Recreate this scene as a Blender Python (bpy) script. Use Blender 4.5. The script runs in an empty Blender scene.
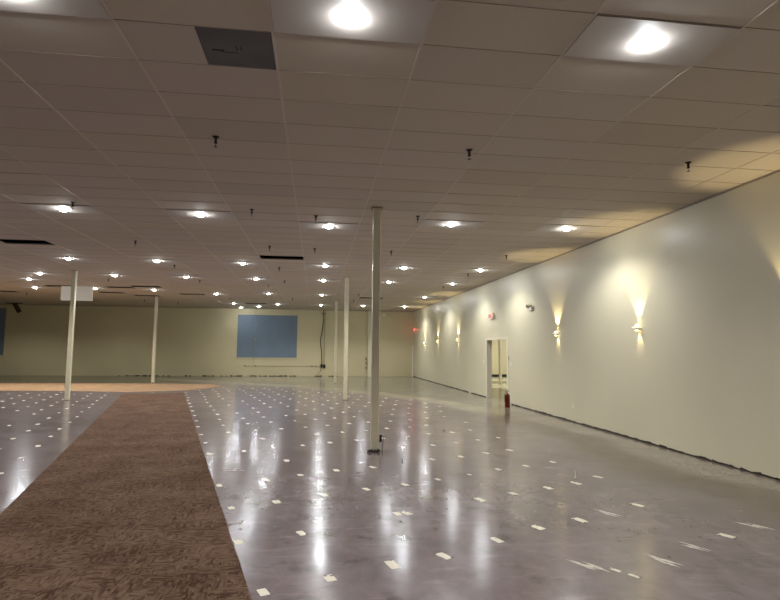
import bpy, bmesh, math, random
from mathutils import Vector, Matrix
random.seed(7)
C = bpy.context.scene.collection
PI = math.pi

# ------------------------------------------------------------------ colours and materials
def lin(c):
    c /= 255.0
    return c / 12.92 if c <= 0.04045 else ((c + 0.055) / 1.055) ** 2.4
def rgb(r, g, b): return (lin(r), lin(g), lin(b), 1.0)

def mat(name, col, rough=0.6, metal=0.0, spec=0.5, emit=None, estr=0.0, noise=None, bump=0.0, bscale=40.0):
    m = bpy.data.materials.new(name); m.use_nodes = True
    nt = m.node_tree; b = nt.nodes['Principled BSDF']
    b.inputs['Base Color'].default_value = col
    b.inputs['Roughness'].default_value = rough
    b.inputs['Metallic'].default_value = metal
    b.inputs['Specular IOR Level'].default_value = spec
    if emit is not None:
        b.inputs['Emission Color'].default_value = emit
        b.inputs['Emission Strength'].default_value = estr
    tc = nt.nodes.new('ShaderNodeTexCoord')
    if noise:
        sc, amt = noise
        n = nt.nodes.new('ShaderNodeTexNoise'); n.inputs['Scale'].default_value = sc; n.inputs['Detail'].default_value = 5
        nt.links.new(tc.outputs['Object'], n.inputs['Vector'])
        mr = nt.nodes.new('ShaderNodeMapRange')
        mr.inputs['From Min'].default_value = 0.3; mr.inputs['From Max'].default_value = 0.7
        mr.inputs['To Min'].default_value = 1 - amt; mr.inputs['To Max'].default_value = 1 + amt * 0.5
        nt.links.new(n.outputs['Fac'], mr.inputs['Value'])
        mx = nt.nodes.new('ShaderNodeVectorMath'); mx.operation = 'SCALE'
        mx.inputs[0].default_value = col[:3]
        nt.links.new(mr.outputs['Result'], mx.inputs['Scale'])
        nt.links.new(mx.outputs['Vector'], b.inputs['Base Color'])
    if bump:
        n2 = nt.nodes.new('ShaderNodeTexNoise'); n2.inputs['Scale'].default_value = bscale
        nt.links.new(tc.outputs['Object'], n2.inputs['Vector'])
        bp = nt.nodes.new('ShaderNodeBump'); bp.inputs['Strength'].default_value = bump; bp.inputs['Distance'].default_value = 0.01
        nt.links.new(n2.outputs['Fac'], bp.inputs['Height'])
        nt.links.new(bp.outputs['Normal'], b.inputs['Normal'])
    return m

M = {}
M['wall'] = mat('cream_wall_paint', rgb(213, 208, 183), 0.38, spec=0.45, noise=(0.5, 0.05), bump=0.15, bscale=9)
M['backwall'] = mat('cream_back_wall_paint', rgb(196, 187, 152), 0.6, noise=(0.35, 0.10))
M['white'] = mat('white_paint', rgb(225, 222, 208), 0.4)
M['column'] = mat('cream_column_paint', rgb(205, 198, 172), 0.28, spec=0.6, noise=(3, 0.05))
M['grid'] = mat('ceiling_grid_paint', rgb(202, 192, 178), 0.45)
M['crossgrid'] = mat('ceiling_cross_grid', rgb(150, 138, 124), 0.5)
M['panel'] = mat('smooth_white_panel', rgb(188, 180, 172), 0.55)
M['greytile'] = mat('grey_tile', rgb(98, 97, 100), 0.7, noise=(2.5, 0.22))
M['deck'] = mat('dark_roof_deck', rgb(30, 26, 22), 0.9)
M['lens'] = mat('lit_lens', (1, 1, 1, 1), 0.4, emit=(0.93, 0.97, 1.0, 1), estr=380)
M['ring'] = mat('white_ring', rgb(235, 235, 232), 0.35)
M['dark'] = mat('dark_metal', rgb(48, 42, 36), 0.45, metal=0.6)
M['chrome'] = mat('chrome', rgb(190, 185, 175), 0.25, metal=1.0)
M['black'] = mat('black_plastic', rgb(18, 16, 16), 0.5)
M['residue'] = mat('black_glue', rgb(44, 34, 28), 0.8, noise=(30, 0.4))
M['sticker'] = mat('white_sticker', rgb(214, 208, 192), 0.55, noise=(45, 0.10))
M['smear'] = mat('white_smear', rgb(196, 190, 180), 0.6, noise=(30, 0.3))
M['spot'] = mat('dark_glue_spot', rgb(35, 28, 26), 0.7)
M['blue'] = mat('blue_grey_panel', rgb(106, 122, 138), 0.8, noise=(0.8, 0.10))
M['conduit'] = mat('grey_conduit', rgb(138, 130, 106), 0.5, metal=0.3)
M['red'] = mat('red_enamel', rgb(92, 10, 16), 0.3)
M['redlit'] = mat('red_lit_letters', rgb(220, 60, 60), 0.5, emit=(1, 0.10, 0.09, 1), estr=2.2)
M['sconcelens'] = mat('warm_lens', (1, 1, 1, 1), 0.4, emit=(1.0, 0.84, 0.42, 1), estr=14)
M['disc'] = mat('lit_glass_disc', rgb(240, 236, 215), 0.3, emit=(1, 0.93, 0.7, 1), estr=1.2)
M['jamb'] = mat('painted_metal_frame', rgb(228, 222, 200), 0.35)
M['paper'] = mat('white_paper', rgb(235, 232, 220), 0.6)

# ceiling tiles: per-tile tone in an attribute
def ceiling_mat():
    m = bpy.data.materials.new('mineral_ceiling_tile'); m.use_nodes = True
    nt = m.node_tree; b = nt.nodes['Principled BSDF']; b.inputs['Roughness'].default_value = 0.8
    b.inputs['Specular IOR Level'].default_value = 0.25
    a = nt.nodes.new('ShaderNodeAttribute'); a.attribute_name = 'tone'
    tc = nt.nodes.new('ShaderNodeTexCoord')
    n = nt.nodes.new('ShaderNodeTexNoise'); n.inputs['Scale'].default_value = 60; n.inputs['Detail'].default_value = 4
    nt.links.new(tc.outputs['Object'], n.inputs['Vector'])
    mr = nt.nodes.new('ShaderNodeMapRange'); mr.inputs['To Min'].default_value = 0.92; mr.inputs['To Max'].default_value = 1.06
    nt.links.new(n.outputs['Fac'], mr.inputs['Value'])
    v = nt.nodes.new('ShaderNodeVectorMath'); v.operation = 'SCALE'
    nt.links.new(a.outputs['Color'], v.inputs[0]); nt.links.new(mr.outputs['Result'], v.inputs['Scale'])
    nt.links.new(v.outputs['Vector'], b.inputs['Base Color'])
    return m
M['ceiling'] = ceiling_mat()

def floor_mat():
    m = bpy.data.materials.new('polished_concrete'); m.use_nodes = True
    nt = m.node_tree; b = nt.nodes['Principled BSDF']
    a = nt.nodes.new('ShaderNodeAttribute'); a.attribute_name = 'tone'
    tc = nt.nodes.new('ShaderNodeTexCoord')
    def noise(scale, detail=6, rough=0.6, sx=1, sy=1, dist=0.0):
        mp = nt.nodes.new('ShaderNodeMapping'); mp.inputs['Scale'].default_value = (sx, sy, 1); mp.inputs['Rotation'].default_value = (0, 0, 0.4)
        nt.links.new(tc.outputs['Object'], mp.inputs['Vector'])
        n = nt.nodes.new('ShaderNodeTexNoise'); n.inputs['Scale'].default_value = scale
        n.inputs['Detail'].default_value = detail; n.inputs['Roughness'].default_value = rough; n.inputs['Distortion'].default_value = dist
        nt.links.new(mp.outputs['Vector'], n.inputs['Vector']); return n
    def rng(src, f0, f1, t0, t1):
        r = nt.nodes.new('ShaderNodeMapRange')
        for k, v in zip(('From Min', 'From Max', 'To Min', 'To Max'), (f0, f1, t0, t1)): r.inputs[k].default_value = v
        nt.links.new(src, r.inputs['Value']); return r
    def mul(x, y):
        q = nt.nodes.new('ShaderNodeMath'); q.operation = 'MULTIPLY'
        nt.links.new(x, q.inputs[0]); nt.links.new(y, q.inputs[1]); return q.outputs[0]
    big = rng(noise(0.9, 5, 0.6, dist=0.6).outputs['Fac'], 0.3, 0.7, 0.74, 1.14)
    mid = rng(noise(6, 6, 0.62, 1, 0.6, 0.4).outputs['Fac'], 0.3, 0.7, 0.78, 1.12)
    stain = rng(noise(3.4, 6, 0.6, dist=0.2).outputs['Fac'], 0.55, 0.75, 1.0, 0.5)
    scuff = rng(noise(4.5, 6, 0.62, 0.4, 1.6, 0.2).outputs['Fac'], 0.56, 0.76, 1.0, 1.5)
    v = nt.nodes.new('ShaderNodeVectorMath'); v.operation = 'SCALE'
    nt.links.new(a.outputs['Color'], v.inputs[0])
    nt.links.new(mul(mul(big.outputs[0], mid.outputs[0]), mul(stain.outputs[0], scuff.outputs[0])), v.inputs['Scale'])
    nt.links.new(v.outputs['Vector'], b.inputs['Base Color'])
    ro = rng(noise(2.0, 7, 0.65, dist=0.5).outputs['Fac'], 0.3, 0.7, 0.135, 0.225)
    nt.links.new(ro.outputs[0], b.inputs['Roughness'])
    b.inputs['Specular IOR Level'].default_value = 0.8
    bp = nt.nodes.new('ShaderNodeBump'); bp.inputs['Strength'].default_value = 0.10; bp.inputs['Distance'].default_value = 0.012
    nt.links.new(noise(4.5, 2, 0.4).outputs['Fac'], bp.inputs['Height'])
    nt.links.new(bp.outputs['Normal'], b.inputs['Normal'])
    return m
M['floor'] = floor_mat()

def carpet_mat(name, dark, light, ang):
    m = bpy.data.materials.new(name); m.use_nodes = True
    nt = m.node_tree; b = nt.nodes['Principled BSDF']; b.inputs['Roughness'].default_value = 0.95
    b.inputs['Specular IOR Level'].default_value = 0.1
    b.inputs['Sheen Weight'].default_value = 0.12; b.inputs['Sheen Roughness'].default_value = 0.5
    b.inputs['Sheen Tint'].default_value = rgb(230, 190, 150)
    tc = nt.nodes.new('ShaderNodeTexCoord')
    def stretched(sx, sy, seed):
        mp = nt.nodes.new('ShaderNodeMapping'); mp.inputs['Rotation'].default_value = (0, 0, ang)
        mp.inputs['Scale'].default_value = (sx, sy, 1); mp.inputs['Location'].default_value = (seed, seed * 2, 0)
        nt.links.new(tc.outputs['Object'], mp.inputs['Vector'])
        n = nt.nodes.new('ShaderNodeTexVoronoi'); n.inputs['Scale'].default_value = 1; n.feature = 'F1'; n.distance = 'CHEBYCHEV'
        nt.links.new(mp.outputs['Vector'], n.inputs['Vector']); return n
    # blocks of pile running one way beside blocks running the other
    v1 = stretched(60, 16, 3); v2 = stretched(16, 60, 9)
    smp = nt.nodes.new('ShaderNodeMapping'); smp.inputs['Rotation'].default_value = (0, 0, ang); smp.inputs['Scale'].default_value = (7, 9, 1)
    nt.links.new(tc.outputs['Object'], smp.inputs['Vector'])
    sel = nt.nodes.new('ShaderNodeTexVoronoi'); sel.inputs['Scale'].default_value = 1; sel.distance = 'CHEBYCHEV'
    nt.links.new(smp.outputs['Vector'], sel.inputs['Vector'])
    ssp = nt.nodes.new('ShaderNodeSeparateColor'); nt.links.new(sel.outputs['Color'], ssp.inputs[0])
    st = nt.nodes.new('ShaderNodeMath'); st.operation = 'GREATER_THAN'; st.inputs[1].default_value = 0.5
    nt.links.new(ssp.outputs[1], st.inputs[0])
    mx = nt.nodes.new('ShaderNodeMix'); mx.data_type = 'RGBA'
    nt.links.new(st.outputs[0], mx.inputs[0]); nt.links.new(v1.outputs['Color'], mx.inputs[6]); nt.links.new(v2.outputs['Color'], mx.inputs[7])
    bw = nt.nodes.new('ShaderNodeSeparateColor'); nt.links.new(mx.outputs[2], bw.inputs[0])
    ln = nt.nodes.new('ShaderNodeTexNoise'); ln.inputs['Scale'].default_value = 1.6; ln.inputs['Detail'].default_value = 4
    nt.links.new(tc.outputs['Object'], ln.inputs['Vector'])
    ad = nt.nodes.new('ShaderNodeMath'); ad.operation = 'MULTIPLY_ADD'; ad.inputs[1].default_value = 0.75
    nt.links.new(bw.outputs[0], ad.inputs[0])
    l2 = nt.nodes.new('ShaderNodeMapRange'); l2.inputs['From Min'].default_value = 0.3; l2.inputs['From Max'].default_value = 0.7
    l2.inputs['To Min'].default_value = -0.1; l2.inputs['To Max'].default_value = 0.35
    nt.links.new(ln.outputs['Fac'], l2.inputs['Value']); nt.links.new(l2.outputs[0], ad.inputs[2])
    cr = nt.nodes.new('ShaderNodeValToRGB')
    cr.color_ramp.elements[0].position = 0.15; cr.color_ramp.elements[0].color = dark
    cr.color_ramp.elements[1].position = 0.85; cr.color_ramp.elements[1].color = light
    nt.links.new(ad.outputs[0], cr.inputs[0]); nt.links.new(cr.outputs[0], b.inputs['Base Color'])
    fn = nt.nodes.new('ShaderNodeTexNoise'); fn.inputs['Scale'].default_value = 220
    nt.links.new(tc.outputs['Object'], fn.inputs['Vector'])
    bp = nt.nodes.new('ShaderNodeBump'); bp.inputs['Strength'].default_value = 0.6; bp.inputs['Distance'].default_value = 0.006
    nt.links.new(fn.outputs['Fac'], bp.inputs['Height']); nt.links.new(bp.outputs['Normal'], b.inputs['Normal'])
    return m
ANG = math.radians(14.1)
M['carpet'] = carpet_mat('brown_carpet_pile', rgb(48, 27, 21), rgb(100, 80, 67), -ANG)
M['carpet2'] = carpet_mat('lit_tan_carpet_pile', rgb(128, 104, 80), rgb(160, 134, 106), -ANG)  # lighter tan holds the warm light and grazing sheen on the far carpet

# ------------------------------------------------------------------ mesh helpers
def box(bm, x0, x1, y0, y1, z0, z1, mtx=None):
    vs = [bm.verts.new(p) for p in ((x0,y0,z0),(x1,y0,z0),(x1,y1,z0),(x0,y1,z0),(x0,y0,z1),(x1,y0,z1),(x1,y1,z1),(x0,y1,z1))]
    for f in ((3,2,1,0),(4,5,6,7),(0,1,5,4),(1,2,6,5),(2,3,7,6),(3,0,4,7)): bm.faces.new([vs[i] for i in f])
    if mtx is not None: bmesh.ops.transform(bm, matrix=mtx, verts=vs)
    return vs
def lathe(bm, prof, n=20, mtx=None):
    rings, new = [], []
    for r, z in prof:
        if r <= 1e-6:
            v = bm.verts.new((0, 0, z)); rings.append([v]); new.append(v)
        else:
            ring = [bm.verts.new((r*math.cos(2*PI*i/n), r*math.sin(2*PI*i/n), z)) for i in range(n)]
            rings.append(ring); new += ring
    for a, b in zip(rings, rings[1:]):
        for i in range(n):
            j = (i + 1) % n
            if len(a) == 1 and len(b) == 1: continue
            if len(a) == 1: bm.faces.new((a[0], b[i], b[j]))
            elif len(b) == 1: bm.faces.new((a[i], b[0], a[j]))
            else: bm.faces.new((a[i], b[i], b[j], a[j]))
    if mtx is not None: bmesh.ops.transform(bm, matrix=mtx, verts=new)
def tube(bm, pts, r, n=8):
    pts = [Vector(p) for p in pts]; rings = []
    for i, p in enumerate(pts):
        d = (pts[min(i+1, len(pts)-1)] - pts[max(i-1, 0)]).normalized()
        up = Vector((0, 0, 1)) if abs(d.z) < 0.9 else Vector((1, 0, 0))
        s = d.cross(up).normalized(); t = s.cross(d)
        rings.append([bm.verts.new(p + r*(math.cos(2*PI*k/n)*s + math.sin(2*PI*k/n)*t)) for k in range(n)])
    for a, b in zip(rings, rings[1:]):
        for k in range(n): bm.faces.new((a[k], a[(k+1) % n], b[(k+1) % n], b[k]))
    bm.faces.new(rings[0]); bm.faces.new(rings[-1][::-1])
def obj(name, bm, m, parent=None, smooth=False, bevel=0.0):
    bmesh.ops.recalc_face_normals(bm, faces=bm.faces)
    me = bpy.data.meshes.new(name); bm.to_mesh(me); bm.free(); me.materials.append(m)
    if smooth:
        for p in me.polygons: p.use_smooth = True
        try: me.set_sharp_from_angle(angle=math.radians(40))
        except Exception: pass
    o = bpy.data.objects.new(name, me); C.objects.link(o)
    if parent: o.parent = parent
    if bevel:
        b = o.modifiers.new('bevel', 'BEVEL'); b.width = bevel; b.segments = 2
    return o
def tag(o, label=None, cat=None, group=None, kind=None):
    if label: o['label'] = label
    if cat: o['category'] = cat
    if group: o['group'] = group
    if kind: o['kind'] = kind
    return o
def thing(name, label, cat, loc=(0,0,0), rotz=0, group=None):
    o = bpy.data.objects.new(name, None); C.objects.link(o); o.empty_display_size = 0.1
    o.location = loc; o.rotation_euler = (0, 0, rotz)
    return tag(o, label, cat, group)
def copy_tree(o, parent=None):
    c = o.copy(); C.objects.link(c)
    if parent: c.parent = parent
    for ch in list(o.children): copy_tree(ch, c)
    return c
def struct(name, bm, m, parent=None, **k):
    o = obj(name, bm, m, parent, **k)
    if parent is None: o['kind'] = 'structure'
    return o
def B(): return bmesh.new()

# ------------------------------------------------------------------ the room (metres; camera over the origin)
H = 4.28; XW = 6.335; XL = -24.0; YB = 36.2; YF = -9.0; ZD = 5.0
X0, Y0, TX, TY = -0.4026, 4.347, 1.22, 0.61
D0, D1, DH = 17.95, 20.25, 2.17
T = 0.16

def in_poly(x, y, P):
    c = False
    for (x1, y1), (x2, y2) in zip(P, P[1:] + P[:1]):
        if (y1 > y) != (y2 > y) and x < (x2-x1)*(y-y1)/(y2-y1) + x1: c = not c
    return c
def dist_pl(x, y, L):
    d = 1e9
    for (x1, y1), (x2, y2) in zip(L, L[1:]):
        t = max(0, min(1, ((x-x1)*(x2-x1)+(y-y1)*(y2-y1))/((x2-x1)**2+(y2-y1)**2)))
        d = min(d, math.hypot(x-x1-t*(x2-x1), y-y1-t*(y2-y1)))
    return d
def sm(a, b, x):
    t = max(0, min(1, (x-a)/(b-a))); return t*t*(3-2*t)
def mixc(a, b, t): return tuple(p+(q-p)*t for p, q in zip(a, b))
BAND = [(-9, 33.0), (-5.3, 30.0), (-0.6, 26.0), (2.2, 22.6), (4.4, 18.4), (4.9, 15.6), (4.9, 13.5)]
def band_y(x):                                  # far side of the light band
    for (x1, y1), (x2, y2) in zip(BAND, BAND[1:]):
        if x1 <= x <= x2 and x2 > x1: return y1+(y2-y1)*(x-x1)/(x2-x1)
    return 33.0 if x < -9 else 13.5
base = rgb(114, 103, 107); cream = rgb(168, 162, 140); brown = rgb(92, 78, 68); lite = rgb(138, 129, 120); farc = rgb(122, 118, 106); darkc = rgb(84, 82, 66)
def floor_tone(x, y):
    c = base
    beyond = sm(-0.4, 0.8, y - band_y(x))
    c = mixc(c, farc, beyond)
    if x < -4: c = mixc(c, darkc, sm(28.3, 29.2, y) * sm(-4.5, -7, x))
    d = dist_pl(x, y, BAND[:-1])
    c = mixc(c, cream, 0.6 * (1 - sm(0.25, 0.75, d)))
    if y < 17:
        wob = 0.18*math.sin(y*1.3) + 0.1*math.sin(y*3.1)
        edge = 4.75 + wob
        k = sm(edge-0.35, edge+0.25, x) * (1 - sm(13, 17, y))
        c = mixc(c, brown, 0.85*k)  # browner zone along the right wall
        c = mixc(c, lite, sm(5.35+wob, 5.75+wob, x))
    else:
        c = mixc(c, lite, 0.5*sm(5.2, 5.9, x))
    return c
def floor_mesh(name, x0, x1, y0, y1, step, fn, m):
    nx, ny = max(1, round((x1-x0)/step)), max(1, round((y1-y0)/step))
    vs, fs, cols = [], [], []
    for j in range(ny+1):
        for i in range(nx+1):
            x, y = x0+(x1-x0)*i/nx, y0+(y1-y0)*j/ny
            vs.append((x, y, 0)); cols.append(fn(x, y))
    for j in range(ny):
        for i in range(nx):
            a = j*(nx+1)+i; fs.append((a, a+1, a+nx+2, a+nx+1))
    me = bpy.data.meshes.new(name); me.from_pydata(vs, [], fs); me.materials.append(m)
    at = me.color_attributes.new('tone', 'FLOAT_COLOR', 'POINT')
    for i, c in enumerate(cols): at.data[i].color = c
    o = bpy.data.objects.new(name, me); C.objects.link(o); o['kind'] = 'structure'
    return o
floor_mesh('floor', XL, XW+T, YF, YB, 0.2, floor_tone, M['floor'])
def next_lit_tone(x, y):
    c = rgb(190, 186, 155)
    if 29.0 < y < 31.3 or y < 25.2: c = rgb(62, 56, 42)  # pools of light and the dark between them, painted as floor bands
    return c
floor_mesh('floor.001', XW+T, 18.0, 8.0, YB, 0.3, next_lit_tone, M['floor'])

# ceiling: one mesh of tiles, with the missing tiles left open
GAPS = {(-6,16), (-1,18), (-7,33), (-6,32), (-7,39), (-5,37), (-8,37), (-3,45), (-9,33), (2,37), (-12,38)}
GREY = (-1, 0)
i0, i1 = math.floor((XL-X0)/TX), math.ceil((XW-X0)/TX)
j0, j1 = math.floor((YF-Y0)/TY), math.ceil((YB-Y0)/TY)
vs, fs, cols = [], [], []
rr = random.Random(3)
for i in range(i0, i1):
    for j in range(j0, j1):
        if (i, j) in GAPS: continue
        xa, xb = max(XL, X0+i*TX), min(XW, X0+(i+1)*TX)
        if (i, j) == GREY: xb = X0+(i+0.5)*TX
        ya, yb = max(YF, Y0+j*TY), min(YB, Y0+(j+1)*TY)
        if xb-xa < 0.005 or yb-ya < 0.005: continue
        k = len(vs); dz = rr.uniform(-0.0008, 0.0008); tl = rr.uniform(-0.001, 0.001)
        vs += [(xa, ya, H+dz+tl), (xa, yb, H+dz), (xb, yb, H+dz-tl), (xb, ya, H+dz)]
        fs.append((k, k+1, k+2, k+3))
        s = 1 + rr.uniform(-0.03, 0.03)
        if rr.random() < 0.04: s *= 0.94
        c = rgb(200, 190, 176); c = (c[0]*s, c[1]*s, c[2]*s*rr.uniform(0.96, 1.03), 1)
        cols += [c]*4
me = bpy.data.meshes.new('ceiling'); me.from_pydata(vs, [], fs); me.materials.append(M['ceiling'])
at = me.color_attributes.new('tone', 'FLOAT_COLOR', 'POINT')
for i, c in enumerate(cols): at.data[i].color = c
o = bpy.data.objects.new('ceiling', me); C.objects.link(o); o['kind'] = 'structure'
b = B()
for i in range(i0+1, i1): x = X0+i*TX; box(b, x-0.010, x+0.010, YF, YB, H-0.0045, H+0.03)
struct('trim_1', b, M['grid'])
b = B()
for j in range(j0+1, j1): y = Y0+j*TY; box(b, XL, XW, y-0.004, y+0.004, H-0.0035, H+0.025)
struct('trim_2', b, M['crossgrid'])
b = B(); box(b, XW-0.022, XW, YF, YB, H-0.03, H-0.006); box(b, XL, XW, YB-0.022, YB, H-0.03, H-0.006); struct('trim_3', b, M['crossgrid'])
b = B(); box(b, XL-0.1, 18.1, YF-0.1, YB+0.1, ZD, ZD+0.1); struct('ceiling_deck', b, M['deck'])
b = B(); box(b, XW+T, 18, 8, YB, H, H+0.05); struct('ceiling_next_room', b, M['panel'])

# walls
b = B()
box(b, XW, XW+T, YF, D0, 0, ZD); box(b, XW, XW+T, D1, YB, 0, ZD); box(b, XW, XW+T, D0, D1, DH, ZD)
struct('wall_right', b, M['wall'])
b = B(); box(b, XL, 18, YB, YB+0.15, 0, ZD); struct('wall_back', b, M['backwall'])
b = B(); box(b, XL-0.15, XL, YF, YB, 0, ZD); struct('wall_left', b, M['backwall'])
b = B(); box(b, XL, XW+T, YF-0.15, YF, 0, ZD); struct('wall_front', b, M['backwall'])
b = B(); box(b, 18, 18.15, 8, YB, 0, ZD); box(b, XW+T, 18, 7.85, 8, 0, ZD); struct('wall_next_room', b, M['wall'])
b = B(); box(b, 3.32, 3.62, YB-0.22, YB, 0, H-0.01); struct('trim_4', b, M['wall'])
b = B(); box(b, XW+T, 18, YB-0.02, YB, 0, 0.16); struct('baseboard_next_room', b, M['black'])

# ragged black glue line where the baseboards were torn off
def ragged(name, axis, a0, a1, pos, hmin, hmax, seed, skip=0.1):
    r = random.Random(seed); b = B(); a = a0
    while a < a1:
        w = r.uniform(0.05, 0.25); e = min(a1, a+w)
        if r.random() > skip:
            h1, h2 = r.uniform(hmin, hmax), r.uniform(hmin, hmax)
            if axis == 'y': pts = [(pos-0.007, a, 0.001), (pos-0.007, e, 0.001), (pos-0.007, e, h2), (pos-0.007, a, h1)]; dv = (0.007, 0, 0)
            else: pts = [(a, pos-0.007, 0.001), (e, pos-0.007, 0.001), (e, pos-0.007, h2), (a, pos-0.007, h1)]; dv = (0, 0.007, 0)
            v = [b.verts.new(p) for p in pts]; w2 = [b.verts.new([p[k]+dv[k] for k in range(3)]) for p in pts]
            b.faces.new(v); b.faces.new(w2[::-1])
            for k in range(4): b.faces.new((v[k], w2[k], w2[(k+1) % 4], v[(k+1) % 4]))
        a = e
    struct(name, b, M['residue'])
ragged('baseboard_right', 'y', 5.3, D0-0.35, XW, 0.016, 0.048, 5, 0.0)
ragged('baseboard_right_far', 'y', D1+0.1, YB, XW, 0.02, 0.04, 6, 0.05)
ragged('baseboard_back', 'x', -12, 1.4, YB, 0.005, 0.06, 8, 0.45)

# the doorway in the right wall
b = B()
box(b, XW-0.018, XW+T+0.018, D0-0.0, D0+0.05, 0, DH); box(b, XW-0.018, XW+T+0.018, D1-0.05, D1, 0, DH)
box(b, XW-0.018, XW+T+0.018, D0, D1, DH-0.05, DH)
box(b, XW-0.018, XW, D0-0.06, D0, 0, DH+0.05); box(b, XW-0.018, XW, D1, D1+0.06, 0, DH+0.05); box(b, XW-0.018, XW, D0, D1, DH, DH+0.05)
struct('door_1', b, M['jamb'])

# windows filled with blue-grey panels in the back wall
def window(n, x0, x1, z0, z1):
    w = bpy.data.objects.new('window_%d' % n, None); C.objects.link(w); w['kind'] = 'structure'; w.location = (0, YB, 0)
    b = B(); box(b, x0, x1, -0.02, -0.001, z0, z1); obj('window_panel', b, M['blue'], w)
    b = B(); f = 0.07
    box(b, x0-f, x0, -0.035, -0.001, z0-f, z1+f); box(b, x1, x1+f, -0.035, -0.001, z0-f, z1+f)
    box(b, x0, x1, -0.035, -0.001, z0-f, z0); box(b, x0, x1, -0.035, -0.001, z1, z1+f)
    obj('window_frame', b, M['backwall'], w)
window(1, -4.98, -1.24, 1.17, 3.88)
window(2, -22.6, -18.6, 1.22, 4.04)

# ------------------------------------------------------------------ carpets
cs, sn = math.cos(ANG), math.sin(ANG)
def uv(u, v): return (u*cs - v*sn, u*sn + v*cs)       # strip coordinates to the floor
def slab(name, pts, z0, z1, m):
    b = B(); lo = [b.verts.new((x, y, z0)) for x, y in pts]; hi = [b.verts.new((x, y, z1)) for x, y in pts]
    b.faces.new(hi); b.faces.new(lo[::-1]); n = len(pts)
    for k in range(n): b.faces.new((lo[k], lo[(k+1) % n], hi[(k+1) % n], hi[k]))
    return obj(name, b, m)
US0, US1 = -1.56, 0.605
rr = random.Random(4)
edge_r = [(US1 + rr.uniform(-0.004, 0.004), 0.3*k-2.0) for k in range(86)]
edge_l = [(US0 + rr.uniform(-0.004, 0.004), 0.3*k-2.0) for k in range(86)]
pts = [uv(*p) for p in edge_r if p[1] < 23.3] + [uv(*p) for p in reversed(edge_l) if p[1] < 23.3]
tag(slab('carpet_strip', pts, 0.0, 0.008, M['carpet']), 'long brown carpet strip running away across the bare grey floor', 'carpet')
pts = [(-23.5, 24.6), (-9.5, 23.6), (-7.3, 22.95), (-5.3, 23.9), (-4.75, 24.9), (-4.3, 26.6), (-4.9, 28.0), (-8, 28.6), (-23.5, 28.9)]
tag(slab('carpet_area', pts, 0.0, 0.0075, M['carpet2']), 'wide tan carpet lying across the far end of the brown strip', 'carpet')

# ------------------------------------------------------------------ ceiling downlights
def word(n): return ['zeroth','first','second','third','fourth','fifth','sixth','seventh','eighth','ninth','tenth','eleventh','twelfth','thirteenth','fourteenth','fifteenth','sixteenth'][n]
def make_downlight():
    t = thing('recessed_downlight', 'x', 'ceiling light')
    b = B(); box(b, -0.597, 0.597, -0.294, 0.294, -0.010, -0.0065); obj('panel', b, M['panel'], t)
    b = B(); lathe(b, [(0.066, -0.010), (0.092, -0.010), (0.090, -0.014), (0.070, -0.017), (0.066, -0.014), (0.066, -0.010)], 28); obj('trim_ring', b, M['ring'], t, smooth=True)
    b = B(); lathe(b, [(0.064, -0.0105), (0.064, -0.020), (0.056, -0.034), (0.036, -0.045), (0.016, -0.050), (0.0, -0.051)], 28); obj('lens', b, M['lens'], t, smooth=True)
    return t
LROWS = [  # (tile row, tile columns) nearest row first
    (-1, [2, 0, -2]), (10, [4, 2, -2, -4]), (11, [0]), (20, [4, 2, 0, -2, -4, -6]), (26, [4, 2, 0, -2, -4, -6, -8]), (29, [-9]),
    (34, [-6, -8, -10]), (35, [4, 0, -2]), (36, [-4]), (45, [4, 2, 0, -2, -4]), (48, [-3]), (50, [-4])]
LABEL_ROW = {-1: 'in the row nearest the camera', 10: 'in the second row of lights', 11: 'in the second row of lights', 20: 'in the third row of lights',
             26: 'in the fourth row of lights', 29: 'in the fourth row of lights', 34: 'in the fifth row of lights', 35: 'in the fifth row of lights',
             36: 'in the fifth row of lights', 45: 'in the sixth row of lights', 48: 'near the back wall', 50: 'near the back wall'}
merged = {}
for j, cols_ in LROWS:
    for c in cols_: merged.setdefault(LABEL_ROW[j], []).append((c, j))
first_light = make_downlight(); used = False
SPOTS = []
for row, lst in merged.items():
    lst.sort(key=lambda a: -a[0])
    for n, (c, j) in enumerate(lst):
        o = copy_tree(first_light) if used else first_light; used = True
        x, y = X0+(c+0.5)*TX, Y0+(j+0.5)*TY
        o.location = (x, y, H)
        o['label'] = 'lit ceiling downlight, %s from the right wall %s' % (word(n+1), row)
        o['group'] = 'lit ceiling downlights'
        SPOTS.append((x, y, 0.25 if j > 46 else 1.0))
# lights of the same lattice that stand outside the frame
for x, y in [(5.09, 4.04), (5.09, -2.5), (2.65, -2.5), (0.21, -2.5), (-2.24, -2.5), (-4.67, 4.04), (-7.1, 4.04), (-7.1, 10.75), (-9.55, 10.75), (-9.55, 16.85), (-12.0, 16.85),
             (-12.0, 20.5), (-14.5, 20.5), (-14.5, 25.5), (-17, 25.5), (-20, 25.5), (-12.0, 32.1), (-16.9, 32.1), (-17, 16.9), (-20, 12), (-14.5, 10.7), (-12, 4.0), (-7.1, -2.5)]:
    SPOTS.append((x, y, 1.0))
ld = bpy.data.lights.new('downlight_lamp', 'SPOT'); ld.energy = 165; ld.spot_size = math.radians(146); ld.spot_blend = 0.55
ld.shadow_soft_size = 0.085; ld.color = (1.0, 0.965, 0.90)
ld2 = ld.copy(); ld2.energy = 8
for x, y, e in SPOTS:
    o = bpy.data.objects.new('downlight_lamp', ld if e == 1.0 else ld2); C.objects.link(o); o.location = (x, y, H-0.13)
warm = bpy.data.lights.new('warm_lamp', 'SPOT'); warm.energy = 300; warm.spot_size = math.radians(70); warm.spot_blend = 0.5
warm.shadow_soft_size = 0.1; warm.color = (1.0, 0.86, 0.66)
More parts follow.
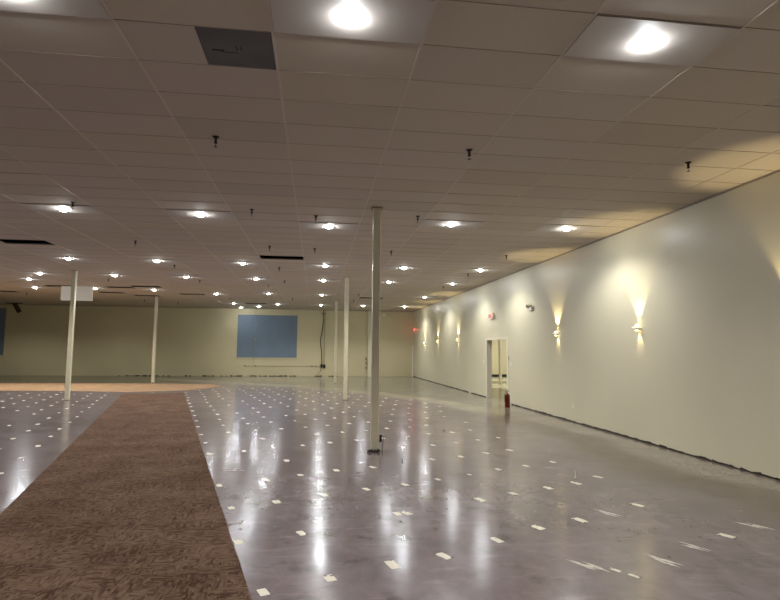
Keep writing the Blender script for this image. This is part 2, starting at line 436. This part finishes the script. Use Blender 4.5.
for x in (-16.5, -14.2, -11.8, -9.4):
    o = bpy.data.objects.new('warm_lamp', warm); C.objects.link(o); o.location = (x, 26.2, H-0.1)
nl = bpy.data.lights.new('next_room_lamp', 'SPOT'); nl.energy = 560; nl.spot_size = math.radians(160); nl.spot_blend = 0.6; nl.shadow_soft_size = 0.1; nl.color = (1, 0.97, 0.9)
for x, y in ((9, 22), (11.5, 27), (13, 33), (9.5, 33), (15, 24)):
    o = bpy.data.objects.new('next_room_lamp', nl); C.objects.link(o); o.location = (x, y, H-0.05)

# ------------------------------------------------------------------ replaced grey ceiling tile
gx, gy = X0+GREY[0]*TX, Y0+GREY[1]*TY
b = B(); box(b, gx+TX/2+0.004, gx+TX-0.012, gy+0.008, gy+TY-0.008, H-0.001, H+0.012)
gt = tag(obj('ceiling_tile', b, M['greytile']), 'dark grey ceiling tile among the beige ones above the camera', 'ceiling tile')
b = B()
for q in ((-0.18, 0.02, 0.10, 0.03), (-0.02, -0.03, 0.012, 0.07), (0.015, -0.03, 0.010, 0.06), (-0.09, 0.045, 0.14, 0.012)):
    box(b, gx+0.92+q[0]-q[2]/2, gx+0.92+q[0]+q[2]/2, gy+0.32+q[1]-q[3]/2, gy+0.32+q[1]+q[3]/2, H-0.0016, H-0.001)
obj('scuff_mark', b, M['spot'], gt)

# ------------------------------------------------------------------ sprinklers
def make_sprinkler():
    t = thing('fire_sprinkler', 'x', 'sprinkler')
    b = B(); lathe(b, [(0, -0.006), (0.042, -0.006), (0.040, -0.014), (0.018, -0.020), (0.014, -0.07), (0.020, -0.072), (0.020, -0.086), (0, -0.088)], 14); obj('stem', b, M['dark'], t, smooth=True)
    b = B()
    for s in (-1, 1): tube(b, [(s*0.014, 0, -0.084), (s*0.018, 0, -0.10), (s*0.004, 0, -0.122)], 0.003, 6)
    obj('frame_arms', b, M['chrome'], t)
    b = B(); lathe(b, [(0, -0.122), (0.004, -0.122), (0.022, -0.126), (0.022, -0.129), (0, -0.131)], 14); obj('deflector', b, M['dark'], t, smooth=True)
    return t
SP = [[(4.88, 6.65), (1.87, 6.65), (-1.25, 6.7)], [(1.86, 10.2), (-1.22, 10.2), (-4.29, 10.2), (-0.06, 10.5)], [(4.97, 14.1), (1.86, 14.0), (-0.09, 13.95), (-1.20, 13.85), (-4.33, 13.75)],
      [(4.95, 17.8), (-1.20, 17.5), (-4.37, 17.6)], [(4.94, 21.4), (-1.23, 20.95), (-1.96, 22.5), (-4.38, 21.4), (-7.72, 21.7)],
      [(1.88, 25.3)], [(1.86, 28.7), (-1.24, 28.2), (-4.38, 28.8), (-13.7, 28.3)], [(4.89, 31.7), (-7.63, 31.9), (-9.12, 30.9)]]
fs_, used = make_sprinkler(), False
for r_, lst in enumerate(SP):
    lst.sort(key=lambda a: -a[0])
    for n, (x, y) in enumerate(lst):
        o = copy_tree(fs_) if used else fs_; used = True
        o.location = (x, y, H); o.rotation_euler = (0, 0, random.uniform(0, 3))
        o['label'] = 'small dark ceiling sprinkler, %s row from camera, %s from right wall' % (word(r_+1), word(n+1))
        o['group'] = 'sprinkler heads under the ceiling'

# ------------------------------------------------------------------ support columns
COLS = [(1.03, 9.74, 'square cream steel column in the centre of the hall, nearest the camera'),
        (1.02, 19.42, 'square cream steel column directly behind the central one, black-free clean base'),
        (1.0, 29.14, 'thin distant cream column, farthest of the three in the central row'),
        (-8.05, 19.6, 'cream column left of the brown carpet with a white panel behind its top'),
        (-7.98, 28.97, 'distant cream column at the far end of the brown carpet, before the back wall')]
COLS[1] = (1.02, 19.42, 'square cream steel column second from the camera in the central row')
CW = 0.068
def make_column():
    t = thing('support_column', 'x', 'column')
    b = B(); box(b, -CW, CW, -CW, CW, 0.012, H+0.05); obj('shaft', b, M['column'], t, bevel=0.018)
    b = B(); box(b, -0.082, 0.082, -0.082, 0.082, 0.0, 0.012); obj('base_plate', b, M['conduit'], t)
    b = B()
    for s in (-1, 1):
        box(b, -CW-0.03, CW+0.03, s*(CW+0.02)-0.012, s*(CW+0.02)+0.012, H-0.022, H-0.008); box(b, s*(CW+0.02)-0.012, s*(CW+0.02)+0.012, -CW-0.008, CW+0.008, H-0.022, H-0.008)
    obj('ceiling_collar', b, M['crossgrid'], t)
    return t
c0, used = make_column(), False
for x, y, lab in COLS:
    o = copy_tree(c0) if used else c0; used = True
    o.location = (x, y, 0); tag(o, lab, 'column', 'cream support columns', 'thing')
b = B(); box(b, -CW, CW, -CW, CW, 0, H)
tag(obj('support_column', b, M['column'], bevel=0.018), 'column standing in the next room, seen through the doorway', 'column', 'cream support columns', 'thing').location = (9.62, 28.4, 0)

# torn carpet scraps and glue around the foot of the central column
r = random.Random(11); b = B()
for k in range(20):
    a = r.uniform(0, 2*PI); d = 1; x, y = 1.03+r.uniform(-0.11, 0.06), 9.74-0.125-r.uniform(0, 0.02)
    s = r.uniform(0.01, 0.024)
    box(b, -s, s, -s*0.6, s*0.6, 0, r.uniform(0.01, 0.05), Matrix.Translation((x, y, 0.004)) @ Matrix.Rotation(r.uniform(0, 3), 4, 'Z') @ Matrix.Rotation(r.uniform(-.3, .3), 4, 'X'))
tag(obj('carpet_scrap', b, M['residue']), 'torn black carpet scraps heaped round the foot of the central column', 'carpet scraps', kind='stuff')
t = thing('conduit_stub', 'short upright grey conduit with black box beside the central column', 'conduit', (1.165, 9.72, 0))
b = B(); tube(b, [(0, 0, 0.0), (0.012, 0, 0.12), (0.02, 0, 0.27)], 0.010, 10); tube(b, [(0.02, 0, 0.265), (0.05, 0, 0.27)], 0.008, 8); obj('pipe', b, M['conduit'], t, smooth=True)
b = B(); box(b, -0.05, -0.012, -0.03, 0.03, 0.155, 0.275); obj('box', b, M['black'], t, bevel=0.004)

# ------------------------------------------------------------------ wall sconces
def make_sconce():
    t = thing('wall_sconce', 'x', 'wall lamp')
    b = B(); box(b, -0.015, 0.0, -0.05, 0.05, -0.055, 0.055); obj('back_plate', b, M['white'], t, bevel=0.004)
    b = B(); lathe(b, [(0.0, -0.05), (0.038, -0.05), (0.04, -0.045), (0.04, 0.035), (0.036, 0.04), (0.0, 0.04)], 20, Matrix.Translation((-0.062, 0, 0))); obj('body', b, M['white'], t, smooth=True)
    b = B(); lathe(b, [(0.0, 0.0), (0.10, 0.0), (0.105, 0.006), (0.10, 0.012), (0.045, 0.012), (0.045, 0.02), (0, 0.02)], 24, Matrix.Translation((-0.065, 0, 0.0)) @ Matrix.Diagonal((0.6, 1.25, 1, 1)))
    obj('glass_disc', b, M['disc'], t, smooth=True)
    b = B(); lathe(b, [(0.0, 0.041), (0.034, 0.041), (0.03, 0.047), (0, 0.049)], 18, Matrix.Translation((-0.062, 0, 0)))
    lathe(b, [(0.0, -0.051), (0.034, -0.051), (0.03, -0.057), (0, -0.059)], 18, Matrix.Translation((-0.062, 0, 0))); obj('lens', b, M['sconcelens'], t, smooth=True)
    return t
def spot(name, loc, aim, energy, deg, blend, col, size=0.02):
    l = bpy.data.lights.get(name) or bpy.data.lights.new(name, 'SPOT')
    l.energy = energy; l.spot_size = math.radians(deg); l.spot_blend = blend; l.color = col; l.shadow_soft_size = size
    o = bpy.data.objects.new(name, l); C.objects.link(o); o.location = loc
    o.rotation_euler = Vector(aim).to_track_quat('-Z', 'Y').to_euler()
SC = [(6.6, 2.28, 'x'), (10.25, 2.22, 'lit up-and-down wall sconce closest to the camera on the right wall'),
      (14.0, 2.21, 'lit up-and-down wall sconce between the doorway and the nearest sconce'),
      (24.4, 2.22, 'lit up-and-down wall sconce just beyond the doorway on the right wall'),
      (28.6, 2.20, 'lit up-and-down wall sconce second beyond the doorway'),
      (32.2, 2.15, 'lit up-and-down wall sconce closest to the far corner')]
s0, used = make_sconce(), False
YEL = (1.0, 0.80, 0.42)
for y, z, lab in SC:
    if lab != 'x':
        o = copy_tree(s0) if used else s0; used = True
        o.location = (XW-0.0005, y, z); tag(o, lab, 'wall lamp', 'wall sconces on the right wall')
    spot('sconce_wide', (XW-0.09, y, z+0.075), (-0.05, 0, 1), 85, 72, 0.5, YEL, 0.015)
    spot('sconce_up', (XW-0.05, y, z+0.065), (0.22, 0, 1), 3, 56, 0.3, YEL, 0.012)
    spot('sconce_down', (XW-0.05, y, z-0.075), (0.22, 0, -1), 9, 58, 0.3, YEL, 0.012)

# ------------------------------------------------------------------ exit signs and emergency light
def glyph(b, ch, y, z, w, h, s):           # strokes on the face looking towards -X; text runs towards -Y
    def st(y0, z0, y1, z1):
        d = Vector((0, y1-y0, z1-z0)); L = d.length; a = math.atan2(z1-z0, y1-y0)
        box(b, -0.004, 0, -s/2, L+s/2, -s/2, s/2, Matrix.Translation((0, y+y0, z+z0)) @ Matrix.Rotation(a, 4, 'X'))
    if ch == 'E': st(0, 0, 0, h); st(0, 0, -w, 0); st(0, h/2, -w*0.85, h/2); st(0, h, -w, h)
    if ch == 'X': st(0, 0, -w, h); st(0, h, -w, 0)
    if ch == 'I': st(-w/2, 0, -w/2, h)
    if ch == 'T': st(0, h, -w, h); st(-w/2, 0, -w/2, h)
def exit_sign(loc, label, rot=0, heads=True):
    t = thing('exit_sign', label, 'exit sign', loc, rot)
    b = B(); box(b, -0.055, 0, -0.17, 0.17, -0.11, 0.11); obj('housing', b, M['white'], t, bevel=0.008)
    b = B()
    for k, ch in enumerate('EXIT'): glyph(b, ch, 0.135-k*0.072, -0.065, 0.05, 0.13, 0.022)
    lt = obj('lettering', b, M['redlit'], t); lt.location = (-0.0555, 0, 0)
    if heads:
        for s in (-1, 1):
            b = B(); m = Matrix.Translation((-0.05, s*0.23, 0.0)) @ Matrix.Rotation(-PI/2, 4, 'Y')
            lathe(b, [(0, -0.05), (0.035, -0.045), (0.06, 0.0), (0.064, 0.04), (0.055, 0.045), (0, 0.043)], 18, m)
            tube(b, [(-0.03, s*0.16, 0), (-0.03, s*0.19, 0)], 0.012)
            obj('lamp_head', b, M['white'], t, smooth=True)
    return t
exit_sign((XW-0.0005, 19.5, 3.0), 'white exit sign with red letters and lamp heads above the doorway')
exit_sign((XW-0.0005, 35.6, 3.05), 'red-lit exit sign high on the wall in the far right corner', heads=False)
rl = bpy.data.lights.new('exit_glow', 'POINT'); rl.energy = 1.6; rl.color = (1, 0.1, 0.08); rl.shadow_soft_size = 0.06
o = bpy.data.objects.new('exit_glow', rl); C.objects.link(o); o.location = (XW-0.13, 35.6, 3.05)
t = thing('wall_emergency_light', 'white twin-head emergency light high on the right wall, nearer than the exit sign', 'emergency light', (XW-0.0005, 15.8, 3.0))
b = B(); box(b, -0.06, 0, -0.13, 0.13, -0.06, 0.05); obj('housing', b, M['white'], t, bevel=0.01)
for s in (-1, 1):
    b = B(); m = Matrix.Translation((-0.075, s*0.10, 0.085)) @ Matrix.Rotation(-PI/2-0.25, 4, 'Y')
    lathe(b, [(0, -0.05), (0.03, -0.045), (0.05, 0.0), (0.055, 0.035), (0.048, 0.04), (0, 0.036)], 18, m); h_ = obj('lamp_head', b, M['white'], t, smooth=True)
    b = B(); lathe(b, [(0, 0.041), (0.046, 0.041), (0.03, 0.047), (0, 0.048)], 18, m); obj('lens', b, M['chrome'], h_, smooth=True)
t = thing('wall_emergency_light', 'tiny white emergency light on the back wall right of the central column', 'emergency light', (4.37, YB-0.0005, 3.98))
b = B(); box(b, -0.10, 0.10, -0.06, 0, -0.05, 0.05); obj('housing', b, M['white'], t, bevel=0.01)
for s in (-1, 1):
    b = B(); lathe(b, [(0, -0.04), (0.03, -0.03), (0.04, 0.03), (0, 0.035)], 14, Matrix.Translation((s*0.07, -0.07, 0.07)) @ Matrix.Rotation(PI/2, 4, 'X')); obj('lamp_head', b, M['paper'], t, smooth=True)

# ------------------------------------------------------------------ wall plates
def plate(name, label, cat, y, z, w=0.075, h=0.115, m='paper', kind='switch'):
    t = thing(name, label, cat, (XW-0.0005, y, z))
    b = B(); box(b, -0.006, 0, -w/2, w/2, -h/2, h/2); obj('cover_plate', b, M[m], t, bevel=0.002)
    if kind == 'switch':
        b = B(); box(b, -0.014, -0.0062, -0.012, 0.012, -0.02, 0.02); obj('toggle', b, M['white'], t)
    else:
        for s in (-1, 1):
            b = B(); lathe(b, [(0, 0), (0.016, 0), (0.015, 0.003), (0, 0.003)], 14, Matrix.Translation((-0.0062, 0, s*0.026)) @ Matrix.Rotation(-PI/2, 4, 'Y')); obj('socket', b, M['white'], t)
plate('light_switch', 'white light switch on the near side of the doorway', 'light switch', 17.62, 1.3)
plate('light_switch', 'dark wall control beside the doorway, above the fire extinguisher', 'light switch', 17.83, 1.5, 0.06, 0.14, 'dark')
plate('light_switch', 'white light switch on the far side of the doorway', 'light switch', 20.65, 1.32)
plate('wall_outlet', 'white socket outlet low on right wall, nearer than the doorway', 'outlet', 13.2, 0.40, kind='outlet')
plate('wall_outlet', 'white socket outlet low on right wall just past the doorway', 'outlet', 25.0, 0.40, kind='outlet')
plate('wall_outlet', 'white socket outlet low on right wall toward the far corner', 'outlet', 30.2, 0.42, kind='outlet')

# corner guard by the far corner
b = B(); box(b, XW-0.09, XW-0.02, YB-0.05, YB-0.0005, 0, 2.0); tag(obj('corner_guard', b, M['white'], bevel=0.004), 'tall thin white strip standing in the far right corner', 'corner guard')

# ------------------------------------------------------------------ conduits on the back wall
t = thing('wall_conduit', 'thin grey conduit running low across the back wall below the blue window', 'conduit', (0, YB-0.04, 0))
b = B(); tube(b, [(-4.35, 0, 0.64), (0.35, 0, 0.64)], 0.009, 8); obj('pipe', b, M['conduit'], t)
for x in (-4.45, -3.8, -0.25, -0.02):
    b = B(); box(b, x-0.05, x+0.05, -0.02, 0.038, 0.60, 0.69); obj('junction_box', b, M['conduit'], t)
t = thing('riser_conduit', 'dark bent conduits climbing the back wall right of the blue window', 'conduit', (0, YB-0.06, 0))
b = B(); tube(b, [(0.42, 0, H-0.02), (0.42, 0, 3.6), (0.36, 0, 3.0), (0.24, 0, 2.3), (0.34, 0, 1.5), (0.36, 0, 0.7)], 0.022, 8); obj('pipe', b, M['dark'], t)
b = B(); tube(b, [(0.52, 0, H-0.02), (0.50, 0, 2.0), (0.50, 0, 0.7)], 0.016, 8); obj('pipe', b, M['conduit'], t)
b = B(); tube(b, [(0.36, 0, 0.7), (0.30, 0, 0.35), (0.12, 0.0, 0.18), (0.10, 0.0, 0.0)], 0.014, 8); obj('pipe', b, M['dark'], t)
b = B(); box(b, 0.28, 0.42, -0.03, 0.055, 0.58, 0.78); box(b, 0.45, 0.60, -0.03, 0.055, 0.54, 0.76); obj('junction_box', b, M['dark'], t)
b = B(); box(b, 0.30, 0.55, -0.03, 0.055, 3.95, 4.10); obj('junction_box', b, M['conduit'], t)
b = B(); tube(b, [(-3.86, YB-0.12, H-0.01), (-3.87, YB-0.12, 2.3), (-3.92, YB-0.09, 0.72)], 0.009, 6); box(b, -3.92, -3.82, YB-0.15, YB-0.09, 2.25, 2.42)
tag(obj('hanging_cable', b, M['conduit']), 'thin cable hanging from ceiling in front of the blue window', 'cable')
t = thing('wall_switch_box', 'three small dark boxes stacked on the back wall beside the pilaster', 'electrical boxes', (3.22, YB-0.0005, 0))
for z in (0.55, 0.85, 1.15):
    b = B(); box(b, -0.05, 0.05, -0.07, 0, z-0.07, z+0.07); obj('box', b, M['conduit'], t, bevel=0.005)

# ------------------------------------------------------------------ white panel hung from the ceiling behind the left column
t = thing('hanging_sign_board', 'blank white rectangular panel hanging from the ceiling behind the left column', 'hanging panel', (-9.84, 24.3, H))
b = B(); box(b, -0.61, 0.61, -0.04, 0.04, -0.64, -0.05); obj('board', b, M['paper'], t, bevel=0.006)
b = B()
for x in (-0.45, 0.45): tube(b, [(x, 0, -0.06), (x, 0, -0.004)], 0.008)
obj('hanger', b, M['dark'], t)
# ceiling piece dangling at the back left
t = thing('dangling_tile', 'dark broken ceiling tile dangling near the back wall at far left', 'ceiling tile', (-17.6, 35.0, H))
b = B(); box(b, -0.12, 0.12, -0.02, 0.02, -0.62, 0.0, Matrix.Rotation(-0.45, 4, 'Y') @ Matrix.Rotation(0.2, 4, 'X')); obj('slab', b, M['residue'], t)
b = B(); box(b, -0.45, 0.45, -0.02, 0.02, -0.05, 0.0); obj('bent_rail', b, M['dark'], t)

# ------------------------------------------------------------------ fire extinguisher by the doorway
t = thing('fire_extinguisher', 'red fire extinguisher standing on the floor beside the doorway', 'fire extinguisher', (5.90, 16.78, 0), 0.5)
b = B(); lathe(b, [(0, 0), (0.072, 0), (0.078, 0.006), (0.08, 0.02), (0.08, 0.34), (0.074, 0.375), (0.055, 0.402), (0.03, 0.417), (0.022, 0.425), (0.022, 0.44), (0, 0.44)], 28); cy = obj('cylinder', b, M['red'], t, smooth=True)
b = B(); lathe(b, [(0.0806, 0.16), (0.0812, 0.162), (0.0812, 0.27), (0.0806, 0.272)], 28); obj('label_band', b, M['sticker'], cy, smooth=True) if False else b.free()
b = B(); lathe(b, [(0, 0.44), (0.026, 0.44), (0.026, 0.475), (0.018, 0.485), (0, 0.485)], 16); obj('valve', b, M['chrome'], t, smooth=True)
b = B(); box(b, -0.015, 0.12, -0.011, 0.011, 0.486, 0.497, None); box(b, -0.015, 0.11, -0.010, 0.010, 0, 0.010, Matrix.Translation((0, 0, 0.50)) @ Matrix.Rotation(-0.28, 4, 'Y')); obj('handle', b, M['black'], t, bevel=0.002)
b = B(); tube(b, [(-0.02, 0, 0.462), (-0.07, 0, 0.47), (-0.105, 0, 0.43), (-0.10, 0, 0.33), (-0.098, 0, 0.20)], 0.011, 10); lathe(b, [(0.011, 0.0), (0.02, -0.05), (0.016, -0.05), (0, -0.04)], 12, Matrix.Translation((-0.098, 0, 0.205))); obj('hose', b, M['black'], t, smooth=True)
b = B(); lathe(b, [(0, 0), (0.018, 0), (0.018, 0.008), (0, 0.009)], 16, Matrix.Translation((0, -0.026, 0.46)) @ Matrix.Rotation(PI/2, 4, 'X')); obj('gauge', b, M['paper'], t)

# ------------------------------------------------------------------ adhesive stickers left on the floor in their slanting lattice
def sticker_mesh(seed, smear=False):
    r = random.Random(seed); b = B()
    a, w = (0.037, 0.075) if not smear else (0.035, 0.16)
    n = 10; pts = []
    corners = [(-a, -w), (a, -w), (a, w), (-a, w)]
    for k in range(4):
        p, q = corners[k], corners[(k+1) % 4]
        for s in (0, 0.33, 0.66):
            j = 0.003 if not smear else 0.014
            pts.append((p[0]+(q[0]-p[0])*s+r.uniform(-j, j), p[1]+(q[1]-p[1])*s+r.uniform(-j, j)))
    lo = [b.verts.new((x, y, 0)) for x, y in pts]; hi = [b.verts.new((x*0.985, y*0.985, 0.0015)) for x, y in pts]
    b.faces.new(hi); b.faces.new(lo[::-1])
    for k in range(len(pts)): b.faces.new((lo[k], lo[(k+1) % len(pts)], hi[(k+1) % len(pts)], hi[k]))
    bmesh.ops.recalc_face_normals(b, faces=b.faces)
    nb = len(b.faces)
    m = bpy.data.meshes.new('adhesive_sticker')
    for k in range(r.choice([1, 2, 3]) if not smear else 2):          # black glue spots baked in the same sheet
        x, y = r.choice([-1, 1])*r.uniform(0.4, 1.0)*a, r.choice([-1, 1])*r.uniform(0.5, 1.0)*w
        s = r.uniform(0.005, 0.011)
        box(b, x-s, x+s*r.uniform(.6, 1.6), y-s, y+s, 0.0, 0.003)
    b.to_mesh(m); b.free()
    m.materials.append(M['smear' if smear else 'sticker']); m.materials.append(M['spot'])
    for p in m.polygons:
        if p.index >= nb: p.material_index = 1
    return m
def smear_mesh(seed):
    r = random.Random(seed); b = B()
    for k in range(9):
        L, W = r.uniform(0.03, 0.11), r.uniform(0.005, 0.016); cx, cy = r.uniform(-0.045, 0.045), r.uniform(-0.09, 0.09)
        n = 9; top, bot = [], []
        for q in range(n+1):
            t = q/n; ww = W*math.sin(PI*min(max(t, 0.04), 0.96))*r.uniform(0.5, 1.3); yy = cy+(t-0.5)*2*L
            top.append((cx+ww, yy)); bot.append((cx-ww, yy))
        P = top+bot[::-1]; z = 0.001+0.0001*k
        lo = [b.verts.new((x, y, 0)) for x, y in P]; hi = [b.verts.new((x, y, z)) for x, y in P]
        b.faces.new(hi); b.faces.new(lo[::-1])
        for q in range(len(P)): b.faces.new((lo[q], lo[(q+1) % len(P)], hi[(q+1) % len(P)], hi[q]))
    bmesh.ops.recalc_face_normals(b, faces=b.faces)
    m = bpy.data.meshes.new('glue_patch'); b.to_mesh(m); b.free(); m.materials.append(M['smear']); return m
SM = [sticker_mesh(s) for s in range(8)]; SS = [smear_mesh(s) for s in range(20, 24)]
carpet2_poly = [(-40, 23.6), (-9.5, 23.2), (-7.3, 22.5), (-5.3, 23.4), (-4.6, 24.3), (-4.0, 26.6), (-5.4, 29.5), (-40, 33)]
MISS = {(4, 1), (5, 3), (3, 6), (0, 4), (1, 4)}
cand = []
# camera frustum test on the floor
YAW, PIT, ROL, FOC, HC = 0.13065, 0.08931, 0.00899, 555.02, 1.743
fwd = Vector((math.sin(YAW)*math.cos(PIT), math.cos(YAW)*math.cos(PIT), math.sin(PIT)))
r_ = Vector((math.cos(YAW), -math.sin(YAW), 0)); u_ = r_.cross(fwd)
right = math.cos(ROL)*r_ + math.sin(ROL)*u_; up = -math.sin(ROL)*r_ + math.cos(ROL)*u_
def visible(x, y):
    d = Vector((x, y, -HC)); z = d.dot(fwd)
    if z < 0.5: return False
    px, py = 390+FOC*d.dot(right)/z, 300-FOC*d.dot(up)/z
    return -5 < px < 785 and py < 604
def onfloor(px, py):
    d = fwd*FOC + right*(px-390) + up*(300-py); k = -HC/d.z; return d.x*k, d.y*k
EX = [((406, 513), 0, 'white sticker lying right beside another near the middle of the floor'), ((444, 556), 0, 'white sticker doubled against another at the lower middle of the floor'),
      ((590, 566), 1, 'smeared white glue patch near the lower edge, beyond dark stains'), ((606, 513), 1, 'smeared double white glue patch below the yellow reflection'),
      ((695, 547), 1, 'broad scraped white glue patch, lower right of the floor'), ((727, 536), 0, 'narrow white sticker between two scraped patches at lower right'),
      ((756, 526), 1, 'long scraped white glue patch closest to the brown zone by the wall'), ((660, 560), 1, 'thin white scrape beside the pale yellow reflection'),
      ((615, 570), 0, 'small white fleck left of another below the yellow reflection'), ((634, 576), 0, 'small faint white fleck lowest right on the floor'),
      ((598, 477), 0, 'white sticker farthest right beneath the wall, beyond the tall speck'), ((637, 505), 0, 'short white sticker on open floor between wall and smeared patch')]
EXP = [onfloor(*e[0]) for e in EX if e[0] not in ((406, 513), (444, 556))]
for k in range(-26, 16):
    for j in range(-3, 28):
        u = 0.68+0.555*k; v = 4.17+0.105*k+1.125*j
        if US0-0.04 < u < US1+0.0: continue
        if k in (-4,) : u -= 0.02
        rr = random.Random(k*100+j)
        x, y = uv(u+rr.uniform(-0.03, 0.03), v+rr.uniform(-0.05, 0.05))
        if x > 3.9 - 0.0*y or not visible(x, y): continue
        if y > band_y(x)-0.9 or y > 26 or in_poly(x, y, carpet2_poly): continue
        if (k, j) in MISS or rr.random() < 0.03: continue
        if any(math.hypot(x-cx, y-cy) < 0.25 for cx, cy, _ in COLS): continue
        if any(math.hypot(x-ex, y-ey) < 0.3 for ex, ey in EXP): continue
        cand.append((math.hypot(x, y), x, y, k, j))
cand.sort()
single, rest = cand[:300], cand[300:]
right_rows, left_rows = {}, {}
for d, x, y, k, j in cand: (right_rows if k >= 0 else left_rows).setdefault(k, []).append(j)
for dct in (right_rows, left_rows):
    for k in dct: dct[k].sort()
first = {}
for d, x, y, k, j in single:
    rr = random.Random(k*31+j); vi = rr.randrange(8)
    o = bpy.data.objects.new('adhesive_sticker', SM[vi]); C.objects.link(o)
    o.location = (x, y, 0); o.rotation_euler = (0, 0, ANG + rr.uniform(-0.04, 0.18)); s = rr.uniform(0.85, 1.15); o.scale = (s, s*rr.uniform(0.7, 1.1), 1)
    if d < 11 and k >= 0:
        n = right_rows[k].index(j)
        lab = 'white sticker in the %s line right of the carpet strip, %s from near end' % (word(k+1), word(n+1))
        g = 'white adhesive stickers right of the carpet strip'
    elif d < 14 and k < 0:
        n = left_rows[k].index(j); ks = sorted(left_rows, reverse=True).index(k)
        lab = 'white sticker in the %s line left of the carpet strip, %s from near end' % (word(ks+1), word(n+1))
        g = 'white adhesive stickers left of the carpet strip'
    elif k >= 0: lab, g = 'small distant white sticker on the shiny floor right of the carpet strip', 'distant stickers right of the carpet strip'
    else: lab, g = 'small distant white sticker on the shiny floor left of the carpet strip', 'distant stickers left of the carpet strip'
    tag(o, lab, 'floor sticker', g)
if rest:
    b = B()
    for d, x, y, k, j in rest:
        rr = random.Random(k*31+j); box(b, -0.042, 0.042, -0.085, 0.085, 0, 0.0015, Matrix.Translation((x, y, 0)) @ Matrix.Rotation(ANG+rr.uniform(-.04, .18), 4, 'Z'))
    tag(obj('sticker_scatter', b, M['sticker']), 'farthest tiny white stickers scattered over the distant floor', 'floor stickers', kind='stuff')
for i, ((px, py), sm_, lab) in enumerate(EX):
    x, y = onfloor(px, py); o = bpy.data.objects.new('glue_patch' if sm_ else 'adhesive_sticker', (SS[i % 4] if sm_ else SM[i % 8])); C.objects.link(o)
    o.location = (x, y, 0.0005); o.rotation_euler = (0, 0, 0.5)
    if px in (615, 634): o.scale = (0.5, 0.6, 1)
    tag(o, lab, 'glue patch' if sm_ else 'floor sticker')
# floor stubs
for (px, py), hh, m, lab in [((402.5, 462), 0.05, 'dark', 'small dark bolt stub on floor right of the central column'), ((444, 431), 0.03, 'dark', 'tiny dark bolt stub on floor far right of the central column'),
                             ((575.5, 478), 0.10, 'paper', 'tiny upright white peg standing on the floor toward the right wall')]:
    x, y = onfloor(px, py); b = B(); lathe(b, [(0, 0), (0.013, 0), (0.013, 0.008), (0.007, 0.01), (0.007, hh), (0, hh)], 10)
    o = tag(obj('floor_bolt', b, M[m], smooth=True), lab, 'bolt'); o.location = (x, y, 0)

# ------------------------------------------------------------------ world, camera, colour
w = bpy.data.worlds.new('world'); bpy.context.scene.world = w; w.use_nodes = True
w.node_tree.nodes['Background'].inputs[0].default_value = (0.9, 0.85, 0.8, 1); w.node_tree.nodes['Background'].inputs[1].default_value = 0.02
cd = bpy.data.cameras.new('camera'); cam = bpy.data.objects.new('camera', cd); C.objects.link(cam)
cd.sensor_fit = 'HORIZONTAL'; cd.sensor_width = 36; cd.lens = FOC/780*36; cd.clip_end = 200
mt = Matrix((( right.x, up.x, -fwd.x, 0), (right.y, up.y, -fwd.y, 0), (right.z, up.z, -fwd.z, HC), (0, 0, 0, 1)))
cam.matrix_world = mt
bpy.context.scene.camera = cam
vs_ = bpy.context.scene.view_settings; vs_.view_transform = 'Standard'; vs_.look = 'None'; vs_.exposure = 0.0
